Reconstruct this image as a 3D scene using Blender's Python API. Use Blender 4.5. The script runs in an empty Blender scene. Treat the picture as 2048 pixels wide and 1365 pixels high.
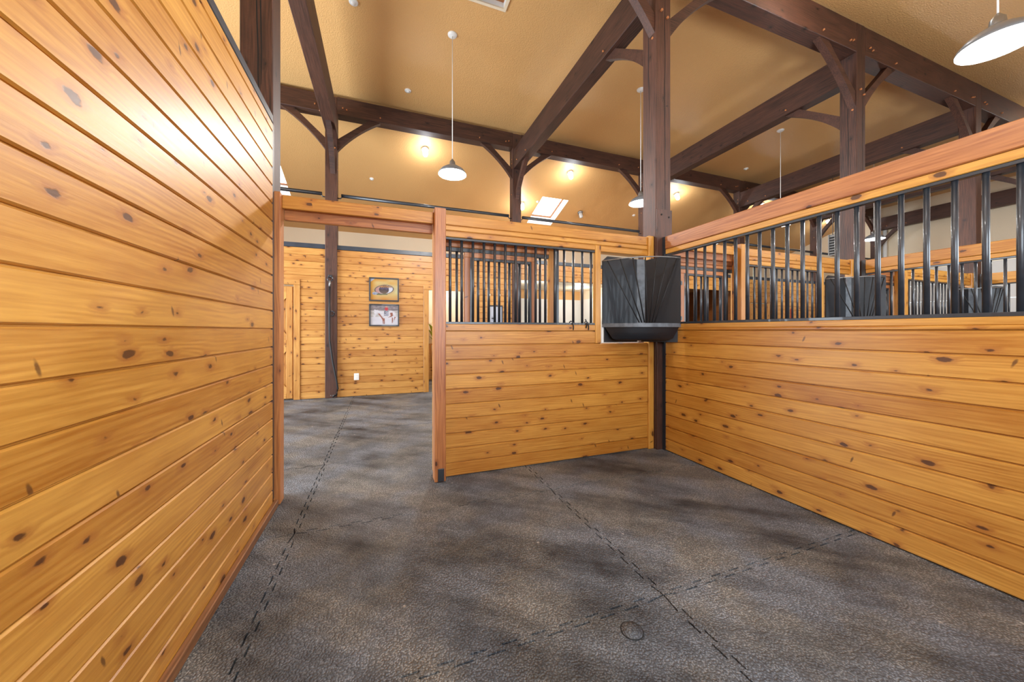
import bpy, bmesh, math, random
from mathutils import Vector, Matrix
random.seed(7)
SC = bpy.context.scene
COL = SC.collection

# ------------------------------------------------------------------ camera
YAW = 0.3521
cam = bpy.data.cameras.new('camera')
cam.sensor_width = 36.0
cam.lens = 702.4 * 36.0 / 2048.0
cam.shift_y = -21.0 / 2048.0
cam.clip_start = 0.02
cam_o = bpy.data.objects.new('camera', cam)
COL.objects.link(cam_o)
cam_o.location = (0, 0, 1.295)
cam_o.rotation_euler = (math.pi / 2, 0, -YAW)
SC.camera = cam_o

# ------------------------------------------------------------------ world, exposure
SC.view_settings.view_transform = 'Standard'
SC.view_settings.look = 'None'
SC.view_settings.exposure = 0.2
SC.view_settings.gamma = 1.0
SC.view_settings.use_curve_mapping = False
SC.cycles.max_bounces = 10
SC.cycles.diffuse_bounces = 6
SC.cycles.sample_clamp_indirect = 6.0
SC.cycles.caustics_reflective = False
SC.cycles.caustics_refractive = False

world = bpy.data.worlds.new('sky')
SC.world = world
world.use_nodes = True
bg = world.node_tree.nodes['Background']
bg.inputs[0].default_value = (0.80, 0.90, 1.0, 1)
bg.inputs[1].default_value = 3.0

P_LAMP = 160.0     # watts of each hanging lamp over the aisle
P_STALL = 45.0     # watts of each hanging lamp over the stalls
P_JAR = 21.0       # watts of each jar fitting
DAY = (0.78, 0.89, 1.0)


def area_light(name, loc, rot, sx, sy, power, color=DAY):
    l = bpy.data.lights.new(name, 'AREA')
    l.shape = 'RECTANGLE'
    l.size, l.size_y, l.energy, l.color = sx, sy, power, color
    o = bpy.data.objects.new(name, l)
    COL.objects.link(o)
    o.location = loc
    o.rotation_euler = rot
    return o


# daylight at the aisle doorway and at unseen stall windows added to light the stalls
area_light('aisle_door_daylight', (-5.3, 5.4, 1.9), (0, math.radians(-90), 0), 3.6, 4.0, 620)
area_light('added_window_daylight', (1.05, -0.86, 1.95), (math.radians(90), 0, 0), 2.2, 1.3, 85)
area_light('added_window_daylight', (4.75, -0.86, 1.95), (math.radians(90), 0, 0), 2.2, 1.3, 95)
area_light('added_window_daylight', (8.35, -0.86, 1.95), (math.radians(90), 0, 0), 2.2, 1.3, 95)


# ------------------------------------------------------------------ materials
def new_mat(name):
    m = bpy.data.materials.new(name)
    m.use_nodes = True
    nt = m.node_tree
    b = nt.nodes['Principled BSDF']
    return m, nt, b


class NG:
    """tiny node helper"""
    def __init__(s, nt):
        s.nt = nt

    def n(s, typ, **kw):
        o = s.nt.nodes.new(typ)
        for k, v in kw.items():
            setattr(o, k, v)
        return o

    def val(s, sock, v):
        if isinstance(v, bpy.types.NodeSocket):
            s.nt.links.new(v, sock)
        else:
            sock.default_value = v

    def math(s, op, a, b=None, c=None, clamp=False):
        o = s.n('ShaderNodeMath', operation=op, use_clamp=clamp)
        s.val(o.inputs[0], a)
        if b is not None:
            s.val(o.inputs[1], b)
        if c is not None:
            s.val(o.inputs[2], c)
        return o.outputs[0]

    def vmul(s, v, k):
        o = s.n('ShaderNodeVectorMath', operation='MULTIPLY')
        s.val(o.inputs[0], v)
        s.val(o.inputs[1], k)
        return o.outputs[0]

    def vadd(s, v, k):
        o = s.n('ShaderNodeVectorMath', operation='ADD')
        s.val(o.inputs[0], v)
        s.val(o.inputs[1], k)
        return o.outputs[0]

    def xyz(s, x, y, z):
        o = s.n('ShaderNodeCombineXYZ')
        for i, v in enumerate((x, y, z)):
            s.val(o.inputs[i], v)
        return o.outputs[0]

    def sep(s, v):
        o = s.n('ShaderNodeSeparateXYZ')
        s.val(o.inputs[0], v)
        return o.outputs

    def noise(s, v, scale, detail=3, rough=0.55, out=0):
        o = s.n('ShaderNodeTexNoise')
        s.val(o.inputs['Vector'], v)
        o.inputs['Scale'].default_value = scale
        o.inputs['Detail'].default_value = detail
        o.inputs['Roughness'].default_value = rough
        return o.outputs[out]

    def smooth(s, v, lo, hi, tlo=0.0, thi=1.0):
        o = s.n('ShaderNodeMapRange', interpolation_type='SMOOTHSTEP')
        s.val(o.inputs[0], v)
        o.inputs[1].default_value = lo
        o.inputs[2].default_value = hi
        o.inputs[3].default_value = tlo
        o.inputs[4].default_value = thi
        return o.outputs[0]

    def mix(s, f, a, b, blend='MIX'):
        o = s.n('ShaderNodeMix', data_type='RGBA', blend_type=blend)
        s.val(o.inputs[0], f)
        s.val(o.inputs[6], a)
        s.val(o.inputs[7], b)
        return o.outputs[2]

    def bump(s, height, strength, dist, normal=None):
        o = s.n('ShaderNodeBump')
        s.val(o.inputs['Height'], height)
        o.inputs['Strength'].default_value = strength
        o.inputs['Distance'].default_value = dist
        if normal is not None:
            s.val(o.inputs['Normal'], normal)
        return o.outputs[0]


def srgb(r, g, b):
    f = lambda c: (c / 12.92 if c <= 0.04045 else ((c + 0.055) / 1.055) ** 2.4)
    return (f(r / 255), f(g / 255), f(b / 255), 1)


def wood_mat(name, c1, c2, knot=srgb(70, 36, 14), halo=srgb(150, 84, 30), kdens=0.62, rough=0.42, coat=0.28,
             grain_amt=1.0, bump=0.12, spread=0.5, saw=0.0):
    """boards and timbers: local X runs along the grain"""
    m, nt, b = new_mat(name)
    g = NG(nt)
    co = g.n('ShaderNodeTexCoord').outputs['Object']
    rnd = g.n('ShaderNodeObjectInfo').outputs['Random']
    p = g.vadd(co, g.xyz(g.math('MULTIPLY', rnd, 53.7), g.math('MULTIPLY', rnd, 17.3), g.math('MULTIPLY', rnd, 91.1)))
    x, y, z = g.sep(p)
    # knots, one candidate in every cell
    kv = g.n('ShaderNodeTexVoronoi', voronoi_dimensions='2D')
    g.val(kv.inputs['Vector'], g.xyz(g.math('MULTIPLY', x, 4.2), g.math('MULTIPLY', g.math('ADD', z, g.math('MULTIPLY', y, 0.6)), 8.5), 0.0))
    kv.inputs['Scale'].default_value = 1.0
    kv.inputs['Randomness'].default_value = 1.0
    wob = g.noise(g.vmul(p, (22, 22, 46)), 1.0, 4)
    d = g.math('ADD', kv.outputs['Distance'], g.math('MULTIPLY', g.math('SUBTRACT', wob, 0.5), 0.22))
    cr = g.sep(kv.outputs['Color'])
    on = g.smooth(cr[0], 1 - kdens, 1 - kdens + 0.02)
    size = g.math('MULTIPLY_ADD', g.math('POWER', cr[1], 1.7), 0.098, 0.018)
    core = g.math('MULTIPLY', on, g.smooth(g.math('SUBTRACT', d, size), 0.03, -0.02))
    hal = g.math('MULTIPLY', on, g.smooth(g.math('SUBTRACT', d, size), 0.22, 0.0))
    # slanted spike knots
    k2 = g.n('ShaderNodeTexVoronoi', voronoi_dimensions='2D')
    sx = g.math('ADD', x, g.math('MULTIPLY', z, 0.35))
    g.val(k2.inputs['Vector'], g.xyz(g.math('MULTIPLY', sx, 8.0), g.math('MULTIPLY', z, 2.9), 5.0))
    k2.inputs['Scale'].default_value = 1.0
    d2 = g.math('ADD', k2.outputs['Distance'], g.math('MULTIPLY', g.math('SUBTRACT', wob, 0.5), 0.07))
    c2r = g.sep(k2.outputs['Color'])
    on2 = g.smooth(c2r[0], 1 - kdens * 0.24, 1 - kdens * 0.24 + 0.02)
    k2x = g.math('MULTIPLY', on2, g.smooth(d2, 0.075, 0.03))
    # growth rings and grain
    low = g.noise(g.vmul(p, (0.9, 2, 5)), 1.0, 2)
    warp = g.math('ADD', g.math('ADD', z, g.math('MULTIPLY', y, 0.8)), g.math('ADD', g.math('MULTIPLY', low, 0.16), g.math('MULTIPLY', hal, 0.018)))
    ring = g.math('SINE', g.math('MULTIPLY', warp, 300))
    ring = g.math('MULTIPLY_ADD', ring, g.smooth(g.noise(g.vmul(p, (1.5, 3, 12)), 1.0, 2), 0.38, 0.66, 0.05, 0.5), 0.5)
    grain = g.noise(g.vmul(p, (3.0, 70, 70)), 1.0, 5, 0.65)
    blot = g.noise(g.vmul(p, (2.2, 6, 9)), 1.0, 3)
    f = g.math('ADD', g.math('MULTIPLY', g.math('SUBTRACT', grain, 0.5), 1.5 * grain_amt), g.math('MULTIPLY', g.math('SUBTRACT', ring, 0.5), 0.34 * grain_amt))
    f = g.math('ADD', f, g.math('MULTIPLY', g.math('SUBTRACT', blot, 0.5), 0.9))
    f = g.math('ADD', f, g.math('MULTIPLY', g.math('SUBTRACT', rnd, 0.5), spread))
    f = g.math('ADD', f, 0.5, clamp=True)
    col = g.mix(f, c1, c2)
    col = g.mix(g.math('MULTIPLY', hal, 0.55), col, halo)
    col = g.mix(g.math('MULTIPLY', k2x, 0.75), col, knot)
    col = g.mix(g.math('MULTIPLY', core, 0.9), col, knot)
    g.val(b.inputs['Base Color'], col)
    g.val(b.inputs['Roughness'], g.math('MULTIPLY_ADD', grain, 0.16, rough - 0.08))
    b.inputs['Coat Weight'].default_value = coat
    b.inputs['Coat Roughness'].default_value = 0.38
    hgt = g.math('ADD', grain, g.math('MULTIPLY', core, -0.6))
    if saw:
        sw = g.math('SINE', g.math('ADD', g.math('MULTIPLY', x, 560), g.math('MULTIPLY', low, 30)))
        hgt = g.math('ADD', hgt, g.math('MULTIPLY', sw, saw))
    g.val(b.inputs['Normal'], g.bump(hgt, bump, 0.004))
    return m


def plain_mat(name, col, rough=0.5, metal=0.0, noise=0.0, nscale=8.0, bump=0.0, bscale=120.0, coat=0.0, spec=0.5):
    m, nt, b = new_mat(name)
    g = NG(nt)
    co = g.n('ShaderNodeTexCoord').outputs['Object']
    if noise:
        n = g.noise(co, nscale, 4)
        dark = tuple(c * (1 - noise) for c in col[:3]) + (1,)
        lite = tuple(min(1, c * (1 + noise)) for c in col[:3]) + (1,)
        g.val(b.inputs['Base Color'], g.mix(g.smooth(n, 0.3, 0.7), dark, lite))
        g.val(b.inputs['Roughness'], g.math('MULTIPLY_ADD', n, 0.25, rough - 0.12))
    else:
        b.inputs['Base Color'].default_value = col
        b.inputs['Roughness'].default_value = rough
    b.inputs['Metallic'].default_value = metal
    b.inputs['Coat Weight'].default_value = coat
    b.inputs['Specular IOR Level'].default_value = spec
    if bump:
        g.val(b.inputs['Normal'], g.bump(g.noise(co, bscale, 3), bump, 0.01))
    return m


def emit_mat(name, col, strength):
    m, nt, b = new_mat(name)
    b.inputs['Base Color'].default_value = col
    b.inputs['Emission Color'].default_value = col
    b.inputs['Emission Strength'].default_value = strength
    return m


def ceiling_mat(name, col, bump):
    m, nt, b = new_mat(name)
    g = NG(nt)
    pos = g.n('ShaderNodeNewGeometry').outputs['Position']
    n = g.noise(pos, 0.8, 3)
    c = g.mix(n, tuple(v * 0.94 for v in col[:3]) + (1,), tuple(v * 1.05 for v in col[:3]) + (1,))
    g.val(b.inputs['Base Color'], c)
    b.inputs['Roughness'].default_value = 0.42
    b.inputs['Specular IOR Level'].default_value = 0.45
    g.val(b.inputs['Normal'], g.bump(g.noise(pos, 55, 2, 0.5), bump, 0.02))
    return m


def rubber_mat(name):
    m, nt, b = new_mat(name)
    g = NG(nt)
    pos = g.n('ShaderNodeNewGeometry').outputs['Position']
    x, y, z = g.sep(pos)
    big = g.noise(pos, 1.15, 4, 0.62)
    wv = g.vadd(pos, g.vmul(g.n('ShaderNodeTexNoise').outputs[1], (0.0, 0.0, 0.0)))
    # swept streaks that run across the stall
    rot = g.n('ShaderNodeVectorRotate', rotation_type='Z_AXIS')
    g.val(rot.inputs['Vector'], pos)
    rot.inputs['Angle'].default_value = math.radians(38)
    streak = g.noise(g.vmul(rot.outputs[0], (0.9, 4.2, 1)), 1.0, 4, 0.6)
    mid = g.noise(pos, 5.0, 4, 0.6)
    fine = g.noise(pos, 160, 3, 0.7)
    peb = g.n('ShaderNodeTexVoronoi', feature='SMOOTH_F1')
    g.val(peb.inputs['Vector'], pos)
    peb.inputs['Scale'].default_value = 120
    peb.inputs['Smoothness'].default_value = 0.5
    pd = peb.outputs['Distance']
    dust = g.math('ADD', g.math('MULTIPLY', g.math('SUBTRACT', big, 0.5), 2.4), g.math('MULTIPLY', g.math('SUBTRACT', streak, 0.5), 2.1))
    dust = g.math('ADD', dust, g.math('MULTIPLY', g.math('SUBTRACT', mid, 0.5), 0.7))
    dust = g.math('ADD', dust, 0.66, clamp=True)
    top = g.smooth(pd, 0.55, 0.12)
    f = g.math('MULTIPLY', dust, g.math('MULTIPLY_ADD', top, 0.75, 0.35))
    f = g.math('ADD', f, g.math('MULTIPLY', g.math('SUBTRACT', fine, 0.5), 0.35), clamp=True)
    warm = g.noise(pos, 2.1, 3)
    dcol = g.mix(g.smooth(warm, 0.4, 0.62), srgb(146, 152, 160), srgb(158, 154, 146))
    col = g.mix(f, srgb(27, 31, 37), dcol)
    # small pale specks
    sp = g.n('ShaderNodeTexVoronoi')
    g.val(sp.inputs['Vector'], pos)
    sp.inputs['Scale'].default_value = 9
    spot = g.math('MULTIPLY', g.smooth(sp.outputs['Distance'], 0.10, 0.03), g.smooth(g.sep(sp.outputs['Color'])[0], 0.80, 0.86))
    col = g.mix(g.math('MULTIPLY', spot, 0.6), col, srgb(196, 190, 182))
    g.val(b.inputs['Base Color'], col)
    g.val(b.inputs['Roughness'], g.math('MULTIPLY_ADD', mid, 0.2, 0.42))
    b.inputs['Specular IOR Level'].default_value = 0.42
    g.val(b.inputs['Normal'], g.bump(pd, 0.9, 0.008))
    return m


MAT = {}
MAT['pine'] = wood_mat('pine_board', srgb(162, 100, 27), srgb(209, 153, 68))
MAT['pine_far'] = wood_mat('far_pine_board', srgb(160, 102, 40), srgb(208, 155, 82), kdens=0.75)
MAT['cedar'] = wood_mat('red_cedar', srgb(142, 80, 40), srgb(188, 124, 70), knot=srgb(60, 30, 16), halo=srgb(120, 60, 30), kdens=0.22, spread=0.3, grain_amt=1.5)
MAT['kick'] = wood_mat('worn_kick_strip', srgb(104, 66, 38), srgb(158, 108, 66), kdens=0.2, coat=0.1)
MAT['timber'] = wood_mat('dark_timber', srgb(40, 22, 16), srgb(88, 54, 40), knot=srgb(20, 10, 7), halo=srgb(40, 22, 15), kdens=0.18, rough=0.58, coat=0.03, grain_amt=1.4, bump=0.4, spread=0.3, saw=0.12)
MAT['peg'] = plain_mat('peg_wood', srgb(176, 112, 66), 0.5)
MAT['black'] = plain_mat('black_steel', srgb(32, 37, 44), 0.42, 0.0, noise=0.15, nscale=30, coat=0.3, spec=0.7)
MAT['capmetal'] = plain_mat('black_cap_metal', srgb(40, 50, 62), 0.4, 0.0, noise=0.1, nscale=10, spec=0.6)
MAT['plastic'] = plain_mat('black_plastic', srgb(11, 16, 24), 0.48, 0.0, noise=0.12, nscale=5, coat=0.05, spec=0.5)
MAT['plasticgrey'] = plain_mat('worn_grey_plastic', srgb(96, 103, 110), 0.45, 0.0, noise=0.3, nscale=14)
MAT['steel'] = plain_mat('galvanised_steel', srgb(150, 152, 152), 0.38, 0.8, noise=0.1, nscale=14)
MAT['white'] = plain_mat('white_paint', srgb(236, 236, 232), 0.4)
MAT['ceiling'] = ceiling_mat('tan_ceiling', srgb(220, 171, 110), 0.38)
MAT['cream'] = ceiling_mat('cream_wall', srgb(234, 218, 190), 0.15)
MAT['offwhite'] = ceiling_mat('white_wall_panel', srgb(232, 230, 224), 0.05)
MAT['brownwall'] = wood_mat('brown_board', srgb(100, 58, 26), srgb(140, 86, 40), kdens=0.4)
MAT['rubber'] = rubber_mat('rubber_mat')
MAT['slab'] = plain_mat('dark_slab', srgb(18, 18, 18), 0.8)
MAT['shade'] = plain_mat('lamp_enamel', srgb(205, 208, 210), 0.25, spec=0.6)
MAT['shade_outer'] = plain_mat('lamp_outer_enamel', srgb(116, 122, 128), 0.3, spec=0.6)
MAT['bulb'] = emit_mat('lamp_bulb', (1, 0.98, 0.95, 1), 14.0)
MAT['jar'] = emit_mat('lit_jar', (1, 0.97, 0.92, 1), 18.0)
MAT['jar_off'] = plain_mat('clear_jar', srgb(225, 225, 222), 0.1)
MAT['pane'] = emit_mat('skylight_pane', (0.95, 0.98, 1, 1), 5.0)
MAT['pane_dim'] = plain_mat('dark_glass', srgb(70, 78, 84), 0.08)
MAT['leather'] = plain_mat('black_strap', srgb(20, 20, 22), 0.6)
MAT['red'] = plain_mat('red_plastic', srgb(176, 40, 34), 0.4)
MAT['green'] = plain_mat('leaf_green', srgb(150, 170, 50), 0.5)

# ------------------------------------------------------------------ geometry helpers
WM = {}           # world matrix of every object made here
CACHE = {}
ROT = {'x': Matrix.Identity(4), 'y': Matrix.Rotation(math.pi / 2, 4, 'Z'), 'z': Matrix.Rotation(-math.pi / 2, 4, 'Y')}


def link(name, data, mw, parent=None):
    o = bpy.data.objects.new(name, data)
    COL.objects.link(o)
    if parent is not None:
        o.parent = parent
        o.matrix_parent_inverse = WM[parent.name].inverted()
    o.matrix_basis = mw
    WM[o.name] = mw.copy()
    return o


def tag(o, label=None, cat=None, group=None, kind=None):
    if label:
        o['label'] = label
    if cat:
        o['category'] = cat
    if group:
        o['group'] = group
    if kind:
        o['kind'] = kind
    return o


def root(name, loc, label=None, cat=None, group=None, kind=None):
    return tag(link(name, None, Matrix.Translation(Vector(loc))), label, cat, group, kind)


def mesh_obj(name, verts, faces, mat, parent=None, mw=None, smooth=False):
    me = bpy.data.meshes.new(name)
    me.from_pydata(verts, [], faces)
    me.update()
    if smooth:
        for p in me.polygons:
            p.use_smooth = True
    me.materials.append(MAT[mat] if isinstance(mat, str) else mat)
    return link(name, me, mw or Matrix.Identity(4), parent)


def box_mesh(l, t, h, mat, bev):
    key = ('box', round(l, 4), round(t, 4), round(h, 4), mat, bev)
    if key in CACHE:
        return CACHE[key]
    bm = bmesh.new()
    bmesh.ops.create_cube(bm, size=1.0)
    bmesh.ops.scale(bm, vec=(l, t, h), verts=bm.verts)
    if bev:
        bmesh.ops.bevel(bm, geom=bm.edges[:], offset=min(bev, 0.4 * min(l, t, h)), segments=1, affect='EDGES')
    me = bpy.data.meshes.new('box')
    bm.to_mesh(me)
    bm.free()
    me.materials.append(MAT[mat])
    CACHE[key] = me
    return me


def box(name, x0, x1, y0, y1, z0, z1, mat, parent=None, bev=0.0, axis=None):
    """axis-aligned box; local X runs along its longest side (or `axis`)"""
    dx, dy, dz = x1 - x0, y1 - y0, z1 - z0
    if axis is None:
        axis = 'x' if dx >= dy and dx >= dz else ('y' if dy >= dz else 'z')
    l, t, h = {'x': (dx, dy, dz), 'y': (dy, dx, dz), 'z': (dz, dy, dx)}[axis]
    me = box_mesh(l, t, h, mat, bev)
    mw = Matrix.Translation(((x0 + x1) / 2, (y0 + y1) / 2, (z0 + z1) / 2)) @ ROT[axis]
    return link(name, me, mw, parent)


def board_mesh(l, w, t, mat, c=0.0075, g=0.0026):
    """tongue-and-groove board: V-chamfers on both faces, open joint, closed core"""
    key = ('board', round(l, 4), round(w, 4), round(t, 4), mat)
    if key in CACHE:
        return CACHE[key]
    h, a = w / 2, t / 2
    core = a * 0.45
    prof = [(-a, -h + c), (-a + c, -h + g), (-core, -h + g), (-core, -h), (core, -h), (core, -h + g), (a - c, -h + g), (a, -h + c),
            (a, h - c), (a - c, h - g), (core, h - g), (core, h), (-core, h), (-core, h - g), (-a + c, h - g), (-a, h - c)]
    n = len(prof)
    v = [(-l / 2, y, z) for y, z in prof] + [(l / 2, y, z) for y, z in prof]
    f = [(i, (i + 1) % n, n + (i + 1) % n, n + i) for i in range(n)]
    f = [tuple(reversed(q)) for q in f]
    f += [tuple(range(n)), tuple(range(2 * n - 1, n - 1, -1))]
    me = bpy.data.meshes.new('board')
    me.from_pydata(v, [], f)
    me.update()
    bm = bmesh.new()
    bm.from_mesh(me)
    bmesh.ops.recalc_face_normals(bm, faces=bm.faces)
    bm.to_mesh(me)
    bm.free()
    me.materials.append(MAT[mat])
    CACHE[key] = me
    return me


def board(axis, a0, a1, perp, z0, z1, t, mat, parent, name='board'):
    """horizontal board along world x or y; perp is the centre of its thickness"""
    me = board_mesh(a1 - a0, z1 - z0, t, mat)
    c = ((a0 + a1) / 2, perp, (z0 + z1) / 2) if axis == 'x' else (perp, (a0 + a1) / 2, (z0 + z1) / 2)
    return link(name, me, Matrix.Translation(c) @ ROT[axis], parent)


def tube_data(pts, r, n=8, closed=False):
    pts = [Vector(p) for p in pts]
    V, F = [], []
    up = Vector((0, 0, 1))
    for i, p in enumerate(pts):
        a = pts[i - 1] if i else pts[0]
        b_ = pts[i + 1] if i + 1 < len(pts) else pts[-1]
        t = (b_ - a).normalized()
        ref = up if abs(t.dot(up)) < 0.95 else Vector((1, 0, 0))
        u = t.cross(ref).normalized()
        w = u.cross(t)
        for k in range(n):
            an = 2 * math.pi * k / n
            V.append(p + r * (math.cos(an) * u + math.sin(an) * w))
    for i in range(len(pts) - 1):
        for k in range(n):
            F.append((i * n + k, i * n + (k + 1) % n, (i + 1) * n + (k + 1) % n, (i + 1) * n + k))
    F.append(tuple(range(n - 1, -1, -1)))
    F.append(tuple(range((len(pts) - 1) * n, len(pts) * n)))
    return V, F


def tube(name, pts, r, mat, parent=None, n=8):
    o0 = Vector(pts[0])
    V, F = tube_data([Vector(p) - o0 for p in pts], r, n)
    o = mesh_obj(name, V, F, mat, parent, Matrix.Translation(o0), smooth=False)
    for p in o.data.polygons:
        p.use_smooth = len(p.vertices) == 4
    return o


def cyl_mesh(r, h, mat, n=10):
    key = ('cyl', round(r, 4), round(h, 4), mat, n)
    if key not in CACHE:
        V, F = tube_data([(0, 0, -h / 2), (0, 0, h / 2)], r, n)
        me = bpy.data.meshes.new('rod')
        me.from_pydata(V, [], F)
        for p in me.polygons:
            p.use_smooth = len(p.vertices) == 4
        me.materials.append(MAT[mat])
        CACHE[key] = me
    return CACHE[key]


def rod(name, c, axis, r, h, mat, parent=None, n=10):
    R = {'z': Matrix.Identity(4), 'x': Matrix.Rotation(math.pi / 2, 4, 'Y'), 'y': Matrix.Rotation(math.pi / 2, 4, 'X')}[axis]
    return link(name, cyl_mesh(r, h, mat, n), Matrix.Translation(Vector(c)) @ R, parent)


def lathe(name, prof, mat, parent, loc, n=32, smooth=True):
    V, F = [], []
    for r, z in prof:
        for k in range(n):
            a = 2 * math.pi * k / n
            V.append((r * math.cos(a), r * math.sin(a), z))
    for i in range(len(prof) - 1):
        for k in range(n):
            F.append((i * n + k, i * n + (k + 1) % n, (i + 1) * n + (k + 1) % n, (i + 1) * n + k))
    return mesh_obj(name, V, F, mat, parent, Matrix.Translation(Vector(loc)), smooth=smooth)


def extrude_poly(name, pts, vec, mat, parent=None, mw=None, smooth=False):
    """pts: 3d polygon outline, extruded by vec"""
    n = len(pts)
    vec = Vector(vec)
    V = [Vector(p) for p in pts] + [Vector(p) + vec for p in pts]
    F = [tuple(range(n)), tuple(range(2 * n - 1, n - 1, -1))] + [(i, n + i, n + (i + 1) % n, (i + 1) % n) for i in range(n)]
    o = mesh_obj(name, V, F, mat, parent, mw)
    bm = bmesh.new()
    bm.from_mesh(o.data)
    bmesh.ops.recalc_face_normals(bm, faces=bm.faces)
    bm.to_mesh(o.data)
    bm.free()
    return o


# ------------------------------------------------------------------ floor: rubber mats with puzzle edges
floor = box('floor', -5.4, 17.6, -1.0, 12.2, -0.12, -0.019, 'slab')
tag(floor, 'dark rubber mat floor with interlocking puzzle seams', 'floor', kind='structure')
MX = [-5.4, -4.17, -2.35, -0.53, 1.29, 3.11, 4.93, 6.75, 8.57, 10.39, 12.21, 14.03, 15.85, 17.6]
MY = [-1.0, 0.14, 1.36, 2.58, 3.80, 5.02, 6.24, 7.46, 8.7, 12.2]


def teeth(a0, a1, flip=1.0, period=0.13, amp=0.014):
    """offsets (pos, off) of a dovetail puzzle seam from a0 to a1"""
    n = max(1, round((a1 - a0) / period))
    p = (a1 - a0) / n
    out = []
    for i in range(n):
        s = a0 + i * p
        out += [(s + 0.16 * p, -amp), (s + 0.10 * p, amp), (s + 0.62 * p, amp), (s + 0.56 * p, -amp)]
    return out


GAP = 0.004
for i in range(len(MX) - 1):
    for j in range(len(MY) - 1):
        x0, x1, y0, y1 = MX[i], MX[i + 1], MY[j], MY[j + 1]
        near = x0 < 5 and y1 < 8
        P = []
        if near:
            P += [(s, y0 + o + GAP) for s, o in teeth(x0 + .05, x1 - .05)] if j else [(x0 + .05, y0), (x1 - .05, y0)]
            P = [(x0 + GAP, y0 + GAP)] + P + [(x1 - GAP, y0 + GAP)]
            P += [(x1 + o - GAP, s) for s, o in teeth(y0 + .05, y1 - .05)]
            P += [(x1 - GAP, y1 - GAP)]
            P += [(s, y1 + o - GAP) for s, o in reversed(teeth(x0 + .05, x1 - .05))]
            P += [(x0 + GAP, y1 - GAP)]
            P += [(x0 + o + GAP, s) for s, o in reversed(teeth(y0 + .05, y1 - .05))]
        else:
            P = [(x0 + GAP, y0 + GAP), (x1 - GAP, y0 + GAP), (x1 - GAP, y1 - GAP), (x0 + GAP, y1 - GAP)]
        cx, cy = (x0 + x1) / 2, (y0 + y1) / 2
        dz = random.uniform(-0.0015, 0.0)
        extrude_poly('rubber_mat', [(a - cx, b_ - cy, 0) for a, b_ in P], (0, 0, -0.018), 'rubber', floor,
                     Matrix.Translation((cx, cy, dz)))

# ------------------------------------------------------------------ ceiling and outer walls
ZF, SL = 5.86, 0.34
YP, YQ, YE, YB = 3.3, 7.58, 12.0, -0.9
zfar = lambda y: ZF - SL * (y - YQ)
znear = lambda y: ZF - SL * (YP - y)
X0, X1 = -5.4, 17.5
SKY_FAR = [(-3.15, -2.26), (4.42, 5.28), (11.95, 12.85)]
SKY_Y = (9.4, 10.62)
NSKY_Y = (0.35, 1.55)


def slope_mesh(name, xs_holes, yhole, ya, yb, zf, mat):
    xs = sorted({X0, X1} | {v for h in xs_holes for v in h})
    ys = sorted({ya, yb} | set(yhole))
    V, F, idx = [], [], {}

    def vi(x, y):
        if (x, y) not in idx:
            idx[(x, y)] = len(V)
            V.append((x, y, zf(y)))
        return idx[(x, y)]
    for a, b_ in zip(xs, xs[1:]):
        for c, d in zip(ys, ys[1:]):
            hole = any(h[0] <= a and b_ <= h[1] for h in xs_holes) and yhole[0] <= c and d <= yhole[1]
            if hole:
                continue
            F.append((vi(a, c), vi(b_, c), vi(b_, d), vi(a, d)))
    return V, F


V, F = slope_mesh('c', SKY_FAR, SKY_Y, YQ, YE, zfar, 'ceiling')
hatch = (0.72, 1.60, 3.95, 4.70)
n0 = len(V)
V2, F2 = slope_mesh('c', [(0.9, 1.9), (8.2, 9.2)], NSKY_Y, YB, YP, znear, 'ceiling')
V += V2
F += [tuple(i + n0 for i in f) for f in F2]
n1 = len(V)
xs, ys = [X0, hatch[0], hatch[1], X1], [YP, hatch[2], hatch[3], YQ]
for y in ys:
    for x in xs:
        V.append((x, y, ZF))
for r_ in range(3):
    for c_ in range(3):
        if (r_, c_) != (1, 1):
            F.append((n1 + r_ * 4 + c_, n1 + r_ * 4 + c_ + 1, n1 + r_ * 4 + c_ + 5, n1 + r_ * 4 + c_ + 4))
ceil = mesh_obj('ceiling', V, F, 'ceiling')
tag(ceil, 'tan textured ceiling, flat over the aisle and sloping at both sides', 'ceiling', kind='structure')


def skylight(n, xa, xb, ya, yb, zf, label, pane='pane', depth=0.28):
    r = root('window_%d' % n, ((xa + xb) / 2, (ya + yb) / 2, zf((ya + yb) / 2)), label, 'skylight', kind='structure')
    q = [(xa, ya, zf(ya)), (xb, ya, zf(ya)), (xb, yb, zf(yb)), (xa, yb, zf(yb))]
    V = [Vector(p) for p in q] + [Vector(p) + Vector((0, 0, depth)) for p in q]
    F = [(i, (i + 1) % 4, 4 + (i + 1) % 4, 4 + i) for i in range(4)]
    mesh_obj('shaft', V, F, 'white', r)
    fr = 0.05
    # frame ring and pane
    t = [p + Vector((0, 0, depth - 0.03)) for p in V[:4]]
    inn = [t[0] + Vector((fr, fr, 0)), t[1] + Vector((-fr, fr, 0)), t[2] + Vector((-fr, -fr, 0)), t[3] + Vector((fr, -fr, 0))]
    for k in (0, 1):
        inn[k].z = zf(ya + fr) + depth - 0.03
    for k in (2, 3):
        inn[k].z = zf(yb - fr) + depth - 0.03
    VV = t + inn + [p + Vector((0, 0, .03)) for p in t] + [p + Vector((0, 0, .03)) for p in inn]
    FF = []
    for k in range(4):
        m_ = (k + 1) % 4
        FF += [(k, m_, 4 + m_, 4 + k), (4 + k, 4 + m_, 12 + m_, 12 + k)]
    mesh_obj('window_frame', VV, FF, 'cedar', r)
    mesh_obj('pane', [p + Vector((0, 0, .02)) for p in inn], [(0, 1, 2, 3)], pane, r)
    return r


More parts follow.
